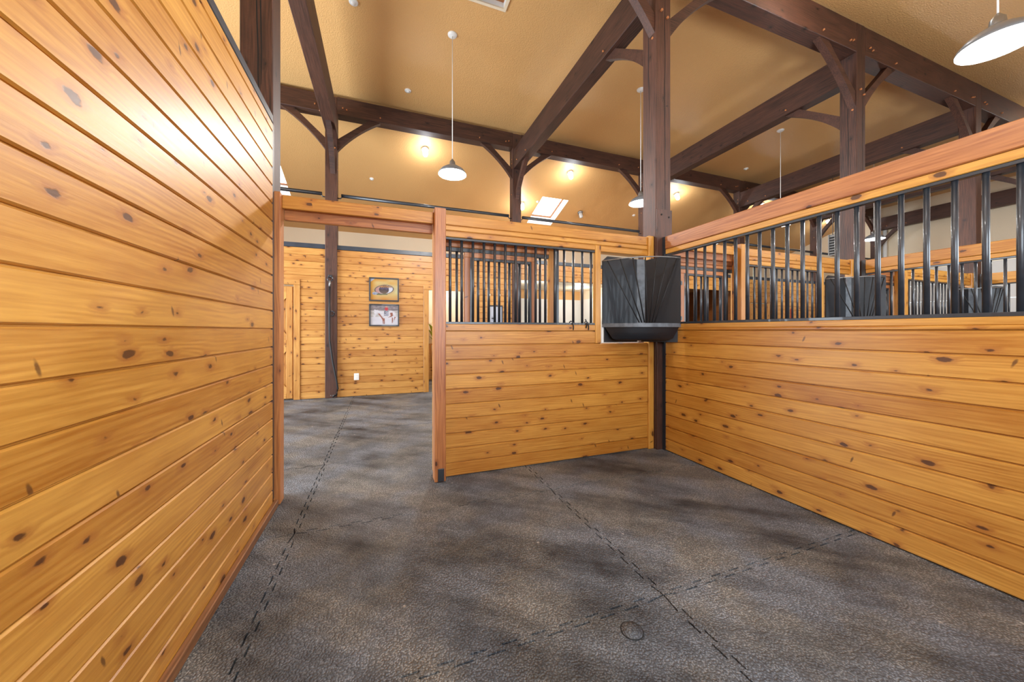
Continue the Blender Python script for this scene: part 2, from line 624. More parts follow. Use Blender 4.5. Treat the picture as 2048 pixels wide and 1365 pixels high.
for k, (a, b_) in enumerate(SKY_FAR):
    skylight(k + 1, a, b_, SKY_Y[0], SKY_Y[1], zfar,
             ['bright skylight in the far slope beyond the tall board wall', 'bright skylight in the far slope beside an unlit jar light',
              'bright skylight in the far slope near the hanging heater'][k])
skylight(4, 0.9, 1.9, NSKY_Y[0], NSKY_Y[1], znear, 'skylight in the near slope above the stall')
skylight(5, 8.2, 9.2, NSKY_Y[0], NSKY_Y[1], znear, 'skylight in the near slope above the third stall')
hr = skylight(6, hatch[0], hatch[1], hatch[2], hatch[3], lambda y: ZF, 'dark glazed hatch with pale trim in the flat ceiling', 'pane_dim', 0.10)
for (a, b_, c, d) in ((hatch[0] - .04, hatch[1] + .04, hatch[2] - .04, hatch[2]), (hatch[0] - .04, hatch[1] + .04, hatch[3], hatch[3] + .04),
                      (hatch[0] - .04, hatch[0], hatch[2], hatch[3]), (hatch[1], hatch[1] + .04, hatch[2], hatch[3])):
    box('trim_strip', a, b_, c, d, ZF - .02, ZF, 'cream', hr)

# outer walls
w = box('wall_far', X0, X1, YE, YE + 0.1, -0.02, 4.5, 'cream')
tag(w, 'cream plaster outer wall behind the board partition', 'wall', kind='structure')
wr = root('wall_end', (17.5, 5.4, 0), 'cream gable end wall with a white overhead door', 'wall', kind='structure')
gp = [(17.5, YB, -0.02), (17.5, 3.45, -0.02), (17.5, 3.45, 3.4), (17.5, 7.3, 3.4), (17.5, 7.3, -0.02), (17.5, YE, -0.02), (17.5, YE, 4.36), (17.5, YQ, ZF), (17.5, YP, ZF), (17.5, YB, 4.43)]
extrude_poly('gable_panel', gp, (0.1, 0, 0), 'cream', wr)
wl = root('wall_entrance', (-5.4, 5.4, 0), 'cream end wall with the open aisle doorway', 'wall', kind='structure')
extrude_poly('gable_panel', [(-5.4, p[1], p[2] if p[2] != 3.4 else 3.9) for p in gp], (-0.1, 0, 0), 'cream', wl)
wb = root('wall_back', (6, YB, 0), 'pine board outer wall with unseen windows added for daylight', 'wall', kind='structure')
wins = [(0.0, 2.1), (3.7, 5.8), (7.3, 9.4)]  # unseen window openings, put in so daylight reaches the stalls from behind
box('wall_panel', X0, X1, YB - .1, YB, -0.02, 1.3, 'pine', wb)
box('wall_panel', X0, X1, YB - .1, YB, 2.6, 4.45, 'cream', wb)
xx = X0
for a, b_ in wins + [(X1, X1)]:
    box('wall_panel', xx, a, YB - .1, YB, 1.3, 2.6, 'pine', wb)
    xx = b_

# overhead door at the end of the aisle
dr = root('door_1', (17.45, 5.4, 0), 'white sectional overhead door at the far end of the aisle', 'door', kind='structure')
for k in range(6):
    box('door_section', 17.40, 17.44, 3.5, 7.25, 0.57 * k + 0.0, 0.57 * k + 0.562, 'white', dr, 0.004, axis='y')
rod('door_lamp', (17.39, 4.42, 2.95), 'x', 0.09, 0.03, 'shade', dr, 16)
for y in (3.55, 7.2):
    box('door_track', 14.2, 17.4, y, y + .05, 3.62, 3.68, 'steel', dr)

# ------------------------------------------------------------------ timber frame
PX = [-0.970, 2.790, 6.440, 10.010, 13.600, 17.100]
QX = [-1.035, 2.775, 6.450, 10.000, 13.600, 17.100]
PW = 0.206
PYA, PYB = 3.05, 3.256
QYA, QYB = 7.50, 7.705
PN = ['beside the tall board wall', 'behind the corner hay feeder', 'behind the second hay feeder', 'behind the third hay feeder', 'beyond the third hay feeder', 'at the end wall near the stalls']
QN = ['with the hanging cross tie', 'beside the open white wash bay', 'hidden behind the corner post', 'near the brown tack bay', 'near the hanging heater', 'at the end wall']


def crack(parent, x, y, z0, z1, axis):
    pts = []
    zz = z0
    while zz < z1:
        pts.append(zz)
        zz += 0.12
    V, F = [], []
    off = 0.0
    for i, zz in enumerate(pts):
        off += random.uniform(-.004, .004)
        wdt = 0.0035 * math.sin(math.pi * (i + .5) / len(pts)) + .0008
        if axis == 'y':
            V += [(x + off - wdt, y, zz), (x + off + wdt, y, zz)]
        else:
            V += [(x, y + off - wdt, zz), (x, y + off + wdt, zz)]
    F = [(2 * i, 2 * i + 1, 2 * i + 3, 2 * i + 2) for i in range(len(pts) - 1)]
    mesh_obj('drying_crack', V, F, 'slab', parent)


for i, x in enumerate(PX):
    o = box('timber_post', x, x + PW, PYA, PYB, 0, 5.76, 'timber', None, 0.006)
    tag(o, 'dark square timber post ' + PN[i], 'post', 'dark timber posts along the stall fronts')
    if i in (1, 2):
        crack(o, x + 0.135, PYA - 0.0012, 2.4, 5.2, 'y')
        crack(o, x - 0.0012, PYA + 0.10, 3.6, 4.9, 'x')
    if i == 0:
        crack(o, x + 0.11, PYA - 0.0012, 2.6, 4.6, 'y')
        crack(o, x + 0.135, PYA - 0.0012, 3.1, 4.4, 'y')
    if i == 1:
        pl = box('post_facing', x + 0.0, x + PW, PYA - 0.02, PYA, 0, 2.62, 'timber', o, 0.003)
        for dx_, zz in ((0.06, 2.56), (0.16, 2.54)):
            rod('bolt', (x + dx_, PYA - 0.022, zz), 'y', 0.010, 0.008, 'slab', pl)
    for (dx_, zz) in ((0.07, 4.80), (0.15, 4.74)):
        rod('peg', (x + dx_, PYA - .008, zz), 'y', 0.013, 0.03, 'peg', o, 8)
    rod('peg', (x, PYA + .05, 4.52), 'x', 0.013, 0.012, 'peg', o, 8)
qposts = []
for i, x in enumerate(QX):
    o = box('timber_post', x, x + PW, QYA, QYB, 0, 5.79, 'timber', None, 0.006)
    tag(o, 'dark square timber post ' + QN[i], 'post', 'dark timber posts across the aisle')
    qposts.append(o)
    for zz in (5.22, 5.12, 5.02):
        for s in (-1, 1):
            rod('peg', (x + PW / 2 + s * (PW / 2), QYA + .06, zz), 'x', 0.012, 0.012, 'peg', o, 8)
    for s in (-1, 1):
        rod('peg', (x + PW / 2 + s * (PW / 2), QYA + .08, 4.42), 'x', 0.012, 0.012, 'peg', o, 8)


def plate(x0, x1, ya, yb, z0, z1, label, group):
    o = box('plate_beam', x0, x1, ya, yb, z0, z1, 'timber', None, 0.006)
    tag(o, label, 'beam', group)
    for xe, s in ((x0, 1), (x1, -1)):
        for d_, zz in ((.10, .13), (.17, .11)):
            rod('peg', (xe + s * d_, ya - .008, z0 + zz), 'y', 0.012, 0.03, 'peg', o, 8)
        rod('peg', (xe + s * .78, ya - .008, z0 + .08), 'y', 0.012, 0.03, 'peg', o, 8)
    return o


def brace(face, d, ya_c, zb, za0, s2, dep, label, group, axis):
    """curved knee brace. face: coordinate of the post face, d: +-1, ya_c: centre across, underside of beam zb"""
    th = 0.085
    pts = [(0, za0 + dep * 1.38), (s2 - dep * 1.38, zb), (s2, zb)]
    a, b_ = Vector((s2, zb)), Vector((0, za0))
    mid = (a + b_) / 2 + Vector((-0.075, 0.075))
    for k in range(1, 10):
        t = k / 10
        p = a * (1 - t) ** 2 + mid * 2 * t * (1 - t) + b_ * t * t
        pts.append((p.x, p.y))
    pts.append((0, za0))
    if axis == 'x':
        P3 = [(d * s, -th / 2, z - zb) for s, z in pts]
        mw = Matrix.Translation((face, ya_c, zb))
        vec = (0, th, 0)
    else:
        P3 = [(-th / 2, d * s, z - zb) for s, z in pts]
        mw = Matrix.Translation((ya_c, face, zb))
        vec = (th, 0, 0)
    o = extrude_poly('knee_brace', P3, vec, 'timber', None, mw)
    tag(o, label, 'brace', group)
    return o


ZPB, ZQB, ZCB = 5.335, 5.46, 4.98
GP, GQ = 'plate beams along the stall fronts', 'plate beams across the aisle'
for i in range(len(PX) - 1):
    plate(PX[i] + PW, PX[i + 1], PYA, PYB, ZPB, 5.755, 'dark plate beam over the stall fronts from the post %s' % PN[i], GP)
    plate(QX[i] + PW, QX[i + 1], QYA, QYB, ZQB, 5.80, 'dark plate beam across the aisle running right from the post %s' % QN[i], GQ)
plate(-5.35, QX[0], QYA, QYB, ZQB, 5.80, 'dark plate beam across the aisle ending at the post with the hanging cross tie', GQ)
BN = ['post beside the tall board wall', 'post behind the corner hay feeder', 'post behind the second hay feeder', 'post behind the third hay feeder', 'post beyond the third hay feeder', 'end wall post']
for i in range(len(PX)):
    cx = (PX[i] + QX[i]) / 2
    o = box('cross_beam', cx + .006, cx + .196, PYB, QYA, ZCB, 5.42, 'timber', None, 0.006)
    tag(o, 'dark cross beam spanning the aisle from the ' + BN[i], 'beam', 'cross beams over the aisle')
    for yy, zz in ((PYB + .75, ZCB + .07), (QYA - .75, ZCB + .07), (QYA - .25, ZCB + .1)):
        rod('peg', (cx - .002, yy, zz), 'x', 0.012, 0.03, 'peg', o, 8)
    xc = cx + .1
    brace(PYB, 1, xc, ZCB, 4.30, 0.80, 0.16, 'curved knee brace under the cross beam at the ' + BN[i], 'knee braces under the cross beams', 'y')
    bq = brace(QYA, -1, xc, ZCB, 4.30, 0.62, 0.15, 'knee brace under the cross beam at the aisle post ' + QN[i], 'knee braces under the cross beams', 'y')
    rod('peg', (QX[i] + .17, QYA - .009, 4.80), 'y', 0.013, 0.018, 'peg', bq, 8)
    if i < len(PX) - 1:
        brace(PX[i] + PW, 1, PYA + .06, ZPB, 4.56, 0.82, 0.15, 'knee brace under the plate beam right of the ' + BN[i], 'knee braces over the stall fronts', 'x')
        brace(QX[i] + PW, 1, QYA + .08, ZQB, 4.77, 0.78, 0.16, 'knee brace right of the aisle post ' + QN[i], 'knee braces across the aisle', 'x')
    if i > 0:
        brace(PX[i], -1, PYA + .06, ZPB, 4.56, 0.82, 0.15, 'knee brace under the plate beam left of the ' + BN[i], 'knee braces over the stall fronts', 'x')
    brace(QX[i], -1, QYA + .08, ZQB, 4.77, 0.74, 0.16, 'knee brace left of the aisle post ' + QN[i], 'knee braces across the aisle', 'x')

# black pipe between the aisle posts
for i in range(-1, len(QX) - 1):
    a = QX[i] + PW if i >= 0 else -5.3
    b_ = QX[i + 1]
    r = root('steel_pipe', ((a + b_) / 2, 7.6, 3.91), 'black steel pipe rail ending at the aisle post ' + QN[i + 1], 'pipe', 'black pipe rails between the aisle posts')
    rod('pipe', ((a + b_) / 2, 7.6, 3.93), 'x', 0.034, b_ - a - 0.13, 'black', r, 12)
    for xe, s in ((a, 1), (b_, -1)):
        tube('bracket', [(xe, 7.6, 3.875), (xe + s * .05, 7.6, 3.875), (xe + s * .075, 7.6, 3.90), (xe + s * .08, 7.6, 3.93)], 0.011, 'black', r, 6)

# ------------------------------------------------------------------ stall partitions
BW = 0.13
# tall solid wall on the left
WL = root('wall_left', (-0.77, 1.1, 0), 'tall solid wall of varnished pine boards on the left of the stall', 'wall', kind='structure')
for k in range(22):
    z1 = min(0.006 + BW * (k + 1), 2.80)
    board('y', YB + .0, 2.985, -0.75 - 0.0225, 0.006 + BW * k, z1, 0.045, 'pine', WL)
box('cap', -0.80, -0.748, YB, 2.99, 2.80, 2.855, 'capmetal', WL, 0.003)
box('end_channel', -0.785, -0.752, 2.986, 3.03, 0.06, 2.80, 'black', WL)
box('kick_strip', -0.7495, -0.722, YB, 3.02, 0.0, 0.052, 'kick', WL, 0.004)


def partition(xf, y_end, name, label, nb, cap='pine'):
    """half-height board wall with bars, face at x=xf, running back from the post"""
    r = root(name, (xf + .025, 1.1, 0), label, 'wall', kind='structure')
    xc = xf + 0.0225
    for k in range(10):
        board('y', YB, y_end, xc, BW * k + (0.004 if k == 0 else -0.002), BW * (k + 1) - 0.002, 0.045, 'pine', r)
    box('ledge_strip', xf - .004, xf + .049, YB, y_end, 1.298, 1.322, 'pine', r, 0.006)
    box('sill_board', xf - .002, xf + .047, YB, y_end, 1.322, 1.364, 'pine', r, 0.004)
    g = box('grille', xf + .004, xf + .041, YB, y_end, 1.364, 1.386, 'black', r, 0.002)
    box('grille_rail', xf + .004, xf + .041, YB, y_end, 2.099, 2.119, 'black', g, 0.002)
    for k in range(nb):
        rod('bar', (xc, 2.723 - .1042 * k, 1.7425), 'z', 0.0135, 0.715, 'black', g, 12)
    box('lower_rail', xf - .004, xf + .049, YB, y_end, 2.119, 2.170, 'pine', r, 0.004)
    box('top_timber', xf - .012, xf + .057, YB, y_end, 2.171, 2.308, cap, r, 0.006)
    box('end_channel', xf - .004, xf + .05, y_end, PYA - 0.021, 0.0, 2.31, 'black', r)
    return r


partition(2.864, 2.985, 'wall_right', 'pine board wall with black bars between the stall and the next one', 34, 'cedar')
partition(2.864 + 3.65, 2.985, 'wall_neighbour', 'pine board wall with black bars between the second and third stalls', 34)
partition(2.864 + 7.22, 2.985, 'wall_outermost', 'pine board wall with black bars beyond the third stall', 34)


def stall_front(dx, name, label, xl):
    r = root(name, (1.1 + dx, 3.12, 0), label, 'wall', kind='structure')
    yc = 3.097 + 0.0225
    z0 = -0.007
    xa, xb = 0.510 + dx, 2.716 + dx
    for k in range(10):
        zz0 = max(0.004, z0 + BW * k)
        # boards beside the feed opening stop at the stile
        x_e = 2.048 + dx if k == 9 else xb
        board('x', xa, x_e, yc, zz0, z0 + BW * (k + 1), 0.045, 'pine', r)
    box('sill_board', xa, 2.048 + dx, 3.092, 3.145, 1.293, 1.352, 'pine', r, 0.004)
    g = box('grille', xa, 2.048 + dx, 3.098, 3.136, 1.352, 1.372, 'black', r, 0.002)
    box('grille_rail', xa, 2.048 + dx, 3.098, 3.136, 2.100, 2.120, 'black', g, 0.002)
    for k in range(15):
        rod('bar', (0.56 + .1038 * k + dx, yc, 1.736), 'z', 0.0125, 0.73, 'black', g, 12)
    board('x', xa, 2.048 + dx, yc, 2.120, 2.177, 0.045, 'pine', r, 'rail_board')
    board('x', xa, xb, yc, 2.177, 2.224, 0.045, 'pine', r, 'rail_board')
    board('x', xa, xb, yc, 2.224, 2.322, 0.045, 'pine', r, 'rail_board')
    box('stile', 2.050 + dx, 2.118 + dx, 3.094, 3.143, 1.163, 2.177, 'pine', r, 0.004)
    board('x', 2.12 + dx, xb, yc, 2.110, 2.176, 0.045, 'pine', r, 'rail_board')
    box('corner_stile', 2.718 + dx, 2.789 + dx, 3.075, 3.16, 0.0, 2.33, 'pine', r, 0.006)
    # door posts and header
    pr = box('door_post', 0.412 + dx, 0.508 + dx, 3.025, 3.150, 0.0, 2.345, 'cedar' if dx == 0 else 'pine', r, 0.005)
    box('floor_bracket', 0.440 + dx, 0.490 + dx, 3.012, 3.026, 0.008, 0.115, 'black', pr, 0.002)
    box('door_jamb', xl, xl + 0.045, 3.045, 3.15, 0.0, 2.33, 'cedar', r, 0.004)
    box('header_board', xl + .045, 0.411 + dx, 3.092, 3.125, 2.222, 2.322, 'pine', r, 0.004)
    box('track_board', xl + .045, 0.411 + dx, 3.15, 3.19, 2.150, 2.26, 'cedar', r, 0.003)
    return r


stall_front(0, 'wall_front', 'pine stall front with a barred window beside the open doorway', -0.762)
stall_front(3.65, 'wall_front_second', 'pine front of the second stall with a barred window', 3.0)
stall_front(7.22, 'wall_front_third', 'pine front of the third stall with a barred window', 6.65)


def sliding_door(dx, label):
    r = root('sliding_door', (1.03 + dx, 3.225, 0.02), label, 'door', 'barred sliding stall doors')
    ya, yb = 3.202, 3.246
    X = lambda v: v + dx
    for a, b_ in ((0.42, 0.495), (1.575, 1.65)):
        box('stile', X(a), X(b_), ya, yb, 0.03, 2.19, 'pine', r, 0.004)
    board('x', X(.495), X(1.575), (ya + yb) / 2, 2.10, 2.19, 0.044, 'cedar', r, 'top_rail')
    board('x', X(.495), X(1.575), (ya + yb) / 2, 2.058, 2.10, 0.044, 'cedar', r, 'top_rail')
    g = box('grille', X(.495), X(1.575), ya + .004, yb - .004, 2.023, 2.058, 'black', r, 0.002)
    box('grille_rail', X(.495), X(1.575), ya + .004, yb - .004, 1.31, 1.345, 'black', g, 0.002)
    for xb in (.64, 1.484):
        rod('bar', (X(xb), 3.224, 1.684), 'z', 0.0125, 0.68, 'black', g, 10)
    fr = box('drop_door', X(.707), X(1.435), ya, yb, 1.975, 2.022, 'cedar', r, 0.003)
    for a, b_ in ((.707, .763), (1.383, 1.435)):
        box('drop_door_stile', X(a), X(b_), ya, yb, 1.346, 1.975, 'cedar', fr, 0.003)
    box('drop_door_rail', X(.763), X(1.383), ya + .004, yb - .004, 1.953, 1.975, 'black', fr)
    box('drop_door_rail', X(.763), X(1.383), ya + .004, yb - .004, 1.346, 1.368, 'black', fr)
    for k in range(6):
        rod('drop_door_bar', (X(.843 + .1045 * k), 3.224, 1.66), 'z', 0.0125, 0.585, 'black', fr, 10)
    for xb in (.771, 1.374):
        box('drop_door_angle', X(xb - .008), X(xb + .008), ya, yb - .01, 1.368, 1.953, 'black', fr)
    for k in range(10):
        board('x', X(.495), X(1.575), (ya + yb) / 2, .03 + .128 * k, .03 + .128 * (k + 1), 0.036, 'pine', r)
    box('edge_channel', X(1.652), X(1.690), ya + .005, yb - .005, 0.03, 2.19, 'black', r, 0.002)
    return r


sliding_door(0, 'barred pine sliding door slid open behind the stall front')
sliding_door(2.59, 'barred pine sliding door closed on the second stall')
sliding_door(6.24, 'barred pine sliding door closed on the third stall')


# ------------------------------------------------------------------ corner hay feeders
def feeder(dx, label):
    A, B = Vector((2.126, 3.088)), Vector((2.848, 2.765))
    S1, S2 = Vector((2.545, 3.072)), Vector((2.640, 3.045))
    r = root('hay_feeder', (2.5 + dx, 2.95, 1.18), label, 'feeder', 'black corner hay feeders')
    chord = B - A
    nrm = Vector((chord.y, -chord.x)).normalized()      # towards the stall
    if nrm.y > 0:
        nrm = -nrm

    def arc(t, bulge):
        p = A + chord * t
        return p + nrm * bulge * (1 - (2 * t - 1) ** 2)

    def panel(name, p, q, z0, z1a, z1b, mat, th=0.012, notch=0.0):
        d = (q - p)
        nn = Vector((d.y, -d.x)).normalized()
        if nn.y > 0:
            nn = -nn
        pts = [(p.x + dx, p.y, z0), (q.x + dx, q.y, z0), (q.x + dx, q.y, z1b)]
        if notch > 0:
            m_ = q - d * notch
            pts = pts[:2] + [(q.x + dx, q.y, z1b - .02), (m_.x + dx, m_.y, z1b)]
        pts.append((p.x + dx, p.y, z1a))
        extrude_poly(name, pts, (nn.x * th, nn.y * th, 0), mat, r)
    extrude_poly('back_panel', [(A.x + dx, A.y, 1.36), (S1.x + dx, S1.y, 1.36), (S1.x + dx, S1.y, 2.055), (A.x + .06 + dx, A.y, 2.065), (A.x + dx, A.y, 2.015)],
                 (0, -.012, 0), 'plastic', r)
    panel('corner_strip', S1, S2, 1.36, 2.055, 2.055, 'plasticgrey', 0.010)
    panel('back_panel', S2, B, 1.36, 2.045, 2.075, 'plastic', 0.012, 0.28)
    # hay rack: arched rim and fanned rods
    rim = [(arc(k / 16, 0.15).x + dx, arc(k / 16, 0.15).y, 2.012 + 0.02 * k / 16) for k in range(17)]
    tube('rack_rim', rim, 0.006, 'steel', r, 8)
    for k in range(7):
        t = 0.06 + 0.145 * k
        a = arc(t, 0.15)
        c = arc(0.44 + 0.032 * k, 0.10)
        tube('rack_rod', [(a.x + dx, a.y, 2.014), (c.x + dx, c.y, 1.375)], 0.0065, 'leather', r, 6)
    # shelf with worn rim, tub below
    outer = [arc(k / 20, 0.17) for k in range(21)]
    V, F = [], []
    n = len(outer)
    ring = []
    for (z, b_) in ((1.330, 0.0), (1.368, 0.0)):
        for p in outer:
            V.append((p.x + dx, p.y, z))
        V.append((S2.x + dx, S2.y, z))
        V.append((S1.x + dx, S1.y, z))
    m_ = n + 2
    F = [tuple(range(m_ - 1, -1, -1)), tuple(range(m_, 2 * m_))] + [(i, (i + 1) % m_, m_ + (i + 1) % m_, m_ + i) for i in range(m_)]
    mesh_obj('shelf_rim', V, F, 'plasticgrey', r)
    V, F = [], []
    rows = [(0.14, 1.331, 0.03), (0.13, 1.28, 0.07), (0.11, 1.215, 0.12), (0.09, 1.195, 0.18)]
    K = 16
    for bul, z, inset in rows:
        for k in range(K + 1):
            t = inset + (1 - 2 * inset) * k / K
            p = arc(t, bul)
            V.append((p.x + dx, p.y, z))
    for i in range(len(rows) - 1):
        for k in range(K):
            F.append((i * (K + 1) + k, i * (K + 1) + k + 1, (i + 1) * (K + 1) + k + 1, (i + 1) * (K + 1) + k))
    base = (len(rows) - 1) * (K + 1)
    F.append(tuple(range(base, base + K + 1)))
    o = mesh_obj('feed_tub', V, F, 'plastic', r, smooth=True)
    extrude_poly('back_plate', [(A.x + .02 + dx, A.y - .004, 1.175), (S1.x + dx, S1.y - .004, 1.175), (S1.x + dx, S1.y - .004, 1.33), (A.x + .02 + dx, A.y - .004, 1.33)], (0, -.012, 0), 'plastic', r)
    panel('back_plate', S2 + Vector((-.05, 0)), B + Vector((-.02, .02)), 1.175, 1.33, 1.33, 'plastic')
    box('mounting_plate', 2.122 + dx, 2.60 + dx, 3.092, 3.098, 1.168, 1.345, 'white', r)
    for zz in (1.78, 1.42):
        box('hinge', 2.848 + dx, 2.862 + dx, 2.76, 2.785, zz - .02, zz + .02, 'steel', r)
    return r


feeder(0, 'black corner hay feeder with fanned rods and grain tub in the nearest stall')
feeder(3.65, 'black corner hay feeder in the second stall seen through the bars')
feeder(7.22, 'black corner hay feeder in the third stall far behind the bars')

# snap clips on the grille sill
for k, (xc, lab) in enumerate(((1.79, 'small black hook over the grille sill'), (1.965, 'pair of small black snap clips on the grille sill'))):
    o = tube('snap_clip', [(xc, 3.094, 1.30), (xc, 3.086, 1.33), (xc - .008, 3.088, 1.375), (xc - .03, 3.09, 1.39), (xc - .045, 3.09, 1.375)], 0.006, 'black', None, 6)
    tag(o, lab, 'clip')
    if k:
        tube('swivel', [(xc - .03, 3.086, 1.32), (xc - .02, 3.084, 1.37), (xc - .04, 3.084, 1.41)], 0.007, 'black', o, 6)

# ------------------------------------------------------------------ partition across the aisle
WQN = ['outside the entrance', 'with the two framed horse pictures', 'over the wash bay opening', 'over the tack bay opening', 'with the far plank door', 'by the end wall']
WQS = [root('wall_aisle_%d' % (k + 1), (QX[k] - 1.7, 7.57, 0), 'pine board partition with a black cap across the aisle ' + WQN[k], 'wall', kind='structure') for k in range(6)]
WQF = lambda a, b_: WQS[sum(1 for q in QX if q < (a + b_) / 2)]
YF = 7.572
for k in range(22):
    z0, z1 = BW * k, BW * (k + 1) + (0.002 if k < 21 else 0)
    z1 = BW * (k + 1)
    segs = []
    if z0 < 2.2:
        segs += [(-5.35, -2.74), (-1.455, QX[0]), (QX[0] + PW, 0.795), (1.965, QX[1]), (QX[3] + PW, 10.42), (11.38, QX[4]), (QX[4] + PW, 17.1)]
    else:
        segs += [(-5.35, QX[0]), (QX[0] + PW, QX[1]), (QX[3] + PW, QX[4]), (QX[4] + PW, 17.1)]
    if z0 > 2.45:
        segs += [(QX[1] + PW, QX[2]), (QX[2] + PW, QX[3])]
    for a, b_ in segs:
        board('x', a, b_, YF, z0, z1, 0.04, 'pine_far', WQF(a, b_))
for i in range(-1, 5):
    a = QX[i] + PW if i >= 0 else -5.35
    box('cap', a, QX[i + 1], YF - .03, YF + .04, 2.862, 2.945, 'capmetal', WQS[i + 1], 0.003)


def door_trim(n, x0, x1, label):
    r = root('trim_%d' % n, ((x0 + x1) / 2, YF, 0), label, 'door trim', kind='structure')
    box('casing', x0 - .105, x0, YF - .036, YF + .03, 0, 2.15, 'pine_far', r, 0.004)
    box('casing', x1, x1 + .105, YF - .036, YF + .03, 0, 2.15, 'pine_far', r, 0.004)
    box('casing', x0 - .105, x1 + .105, YF - .036, YF + .03, 2.152, 2.255, 'pine_far', r, 0.004)
    return r


door_trim(1, -2.63, -1.562, 'pine door casing around the cross braced door')
door_trim(2, 0.905, 1.85, 'pine door casing around the lit open doorway')
door_trim(3, 10.53, 11.27, 'pine door casing of the far tack door')


def xdoor(n, x0, x1, label):
    r = root('door_%d' % n, ((x0 + x1) / 2, YF, 0), label, 'door', kind='structure')
    y0 = YF - .005
    k = 0
    nb = 8
    for k in range(nb):
        a = x0 + .004 + (x1 - x0 - .008) * k / nb
        b_ = x0 + .004 + (x1 - x0 - .008) * (k + 1) / nb - .003
        box('plank', a, b_, y0, y0 + .03, 0.02, 2.12, 'pine_far', r, 0.003)
    yb = y0 - .02
    for a in (x0 + .02, x1 - .12):
        box('door_stile', a, a + .10, yb, y0, 0.03, 2.11, 'pine_far', r, 0.003)
    for z in (0.03, 1.02, 2.01):
        box('door_rail', x0 + .12, x1 - .12, yb, y0, z, z + .10, 'pine_far', r, 0.003)
    for za, zb in ((.13, 1.02), (1.12, 2.01)):
        for fl in (0, 1):
            a, b_ = (x0 + .12, x1 - .12) if not fl else (x1 - .12, x0 + .12)
            s = 1 if not fl else -1
            yy = yb + (.004 if fl else 0)
            P = [(a, yy, za), (a + s * .12, yy, za), (b_, yy, zb - .11), (b_, yy, zb), (b_ - s * .12, yy, zb), (a, yy, za + .11)]
            extrude_poly('cross_brace', P, (0, .015, 0), 'pine_far', r)
    return r


xdoor(2, -2.63, -1.562, 'pine plank door with crossed braces across the aisle')
xdoor(3, 10.53, 11.27, 'far pine plank door with crossed braces seen through the bars')

# lit room behind the open doorway
rm = root('wall_room', (1.4, 9.6, 0), 'pale walls of the lit room behind the open doorway', 'wall', kind='structure')
box('room_wall', 0.55, 2.75, 9.5, 9.56, 0, 2.6, 'cream', rm)
box('room_wall', 0.55, 0.61, 7.60, 9.5, 0, 2.6, 'pine_far', rm, axis='y')
box('room_wall', 2.69, 2.75, 7.60, 9.5, 0, 2.6, 'cream', rm, axis='y')
box('room_ceiling', 0.55, 2.75, 7.60, 9.56, 2.6, 2.64, 'offwhite', rm)
box('wainscot', 0.61, 2.69, 9.47, 9.5, 0, 0.95, 'pine_far', rm)
l = bpy.data.lights.new('room_lamp_light', 'POINT')
l.energy, l.shadow_soft_size = 30, 0.1
lo = bpy.data.objects.new('room_lamp_light', l)
COL.objects.link(lo)
lo.location = (1.6, 8.6, 2.3)
rl = root('room_ceiling_lamp', (1.6, 8.6, 2.6), 'round white ceiling lamp in the lit room', 'lamp')
lathe('lamp_glass', [(0.001, 2.52), (0.08, 2.535), (0.11, 2.57), (0.11, 2.60)], 'bulb', rl, (1.6, 8.6, 0), 20)
pl = root('potted_plant', (1.30, 9.2, 0), 'yellow green potted plant in the lit room', 'plant')
lathe('pot', [(0.001, 0.0), (0.10, 0.0), (0.13, 0.9), (0.12, 0.92)], 'white', pl, (1.30, 9.2, 0), 16)
for k in range(26):
    a = k * 2.4
    rr = 0.05 + 0.10 * random.random()
    zz = 1.05 + 0.45 * random.random()
    c = Vector((1.30 + rr * math.cos(a), 9.2 + rr * math.sin(a), zz))
    dv = Vector((math.cos(a), math.sin(a), 0.8)).normalized() * 0.10
    sd = Vector((-math.sin(a), math.cos(a), 0)) * 0.03
    base = Vector((1.30, 9.2, 0.92))
    mesh_obj('leaf', [base, c - sd, c + dv, c + sd], [(0, 1, 2), (0, 2, 3)], 'green', pl)

# open wash bay right of the second aisle post
wy = root('wall_washbay', (4.7, 9.8, 0), 'white panelled walls of the open wash bay', 'wall', kind='structure')
box('wall_lower', 2.86, 7.0, 11.6, 11.64, 0, 2.44, 'offwhite', wy)
box('wall_upper', 2.86, 7.0, 11.6, 11.64, 2.44, 2.76, 'ceiling', wy)
box('wall_lower', 2.80, 2.86, 7.71, 11.6, 0, 2.44, 'offwhite', wy, axis='y')
box('wall_upper', 2.80, 2.86, 7.71, 11.6, 2.44, 2.76, 'cream', wy, axis='y')
box('wall_lower', 7.0, 7.06, 7.71, 11.64, 0, 2.44, 'offwhite', wy, axis='y')
box('wall_upper', 7.0, 7.06, 7.71, 11.64, 2.44, 2.76, 'cream', wy, axis='y')
box('bay_ceiling', 2.80, 7.06, 7.71, 11.64, 2.76, 2.80, 'cream', wy)
sp = root('bay_spotlight', (6.3, 10.6, 2.72), 'small lit ceiling spotlight in the wash bay', 'lamp')
lathe('spot_lens', [(0.001, 2.72), (0.06, 2.725), (0.09, 2.76)], 'bulb', sp, (6.3, 10.6, 0), 16)
for xy in ((6.3, 10.4), (4.2, 9.6)):
    l = bpy.data.lights.new('bay_light', 'POINT')
    l.energy, l.shadow_soft_size = 26, 0.1
    lo = bpy.data.objects.new('bay_light', l)
    COL.objects.link(lo)
    lo.location = (xy[0], xy[1], 2.4)

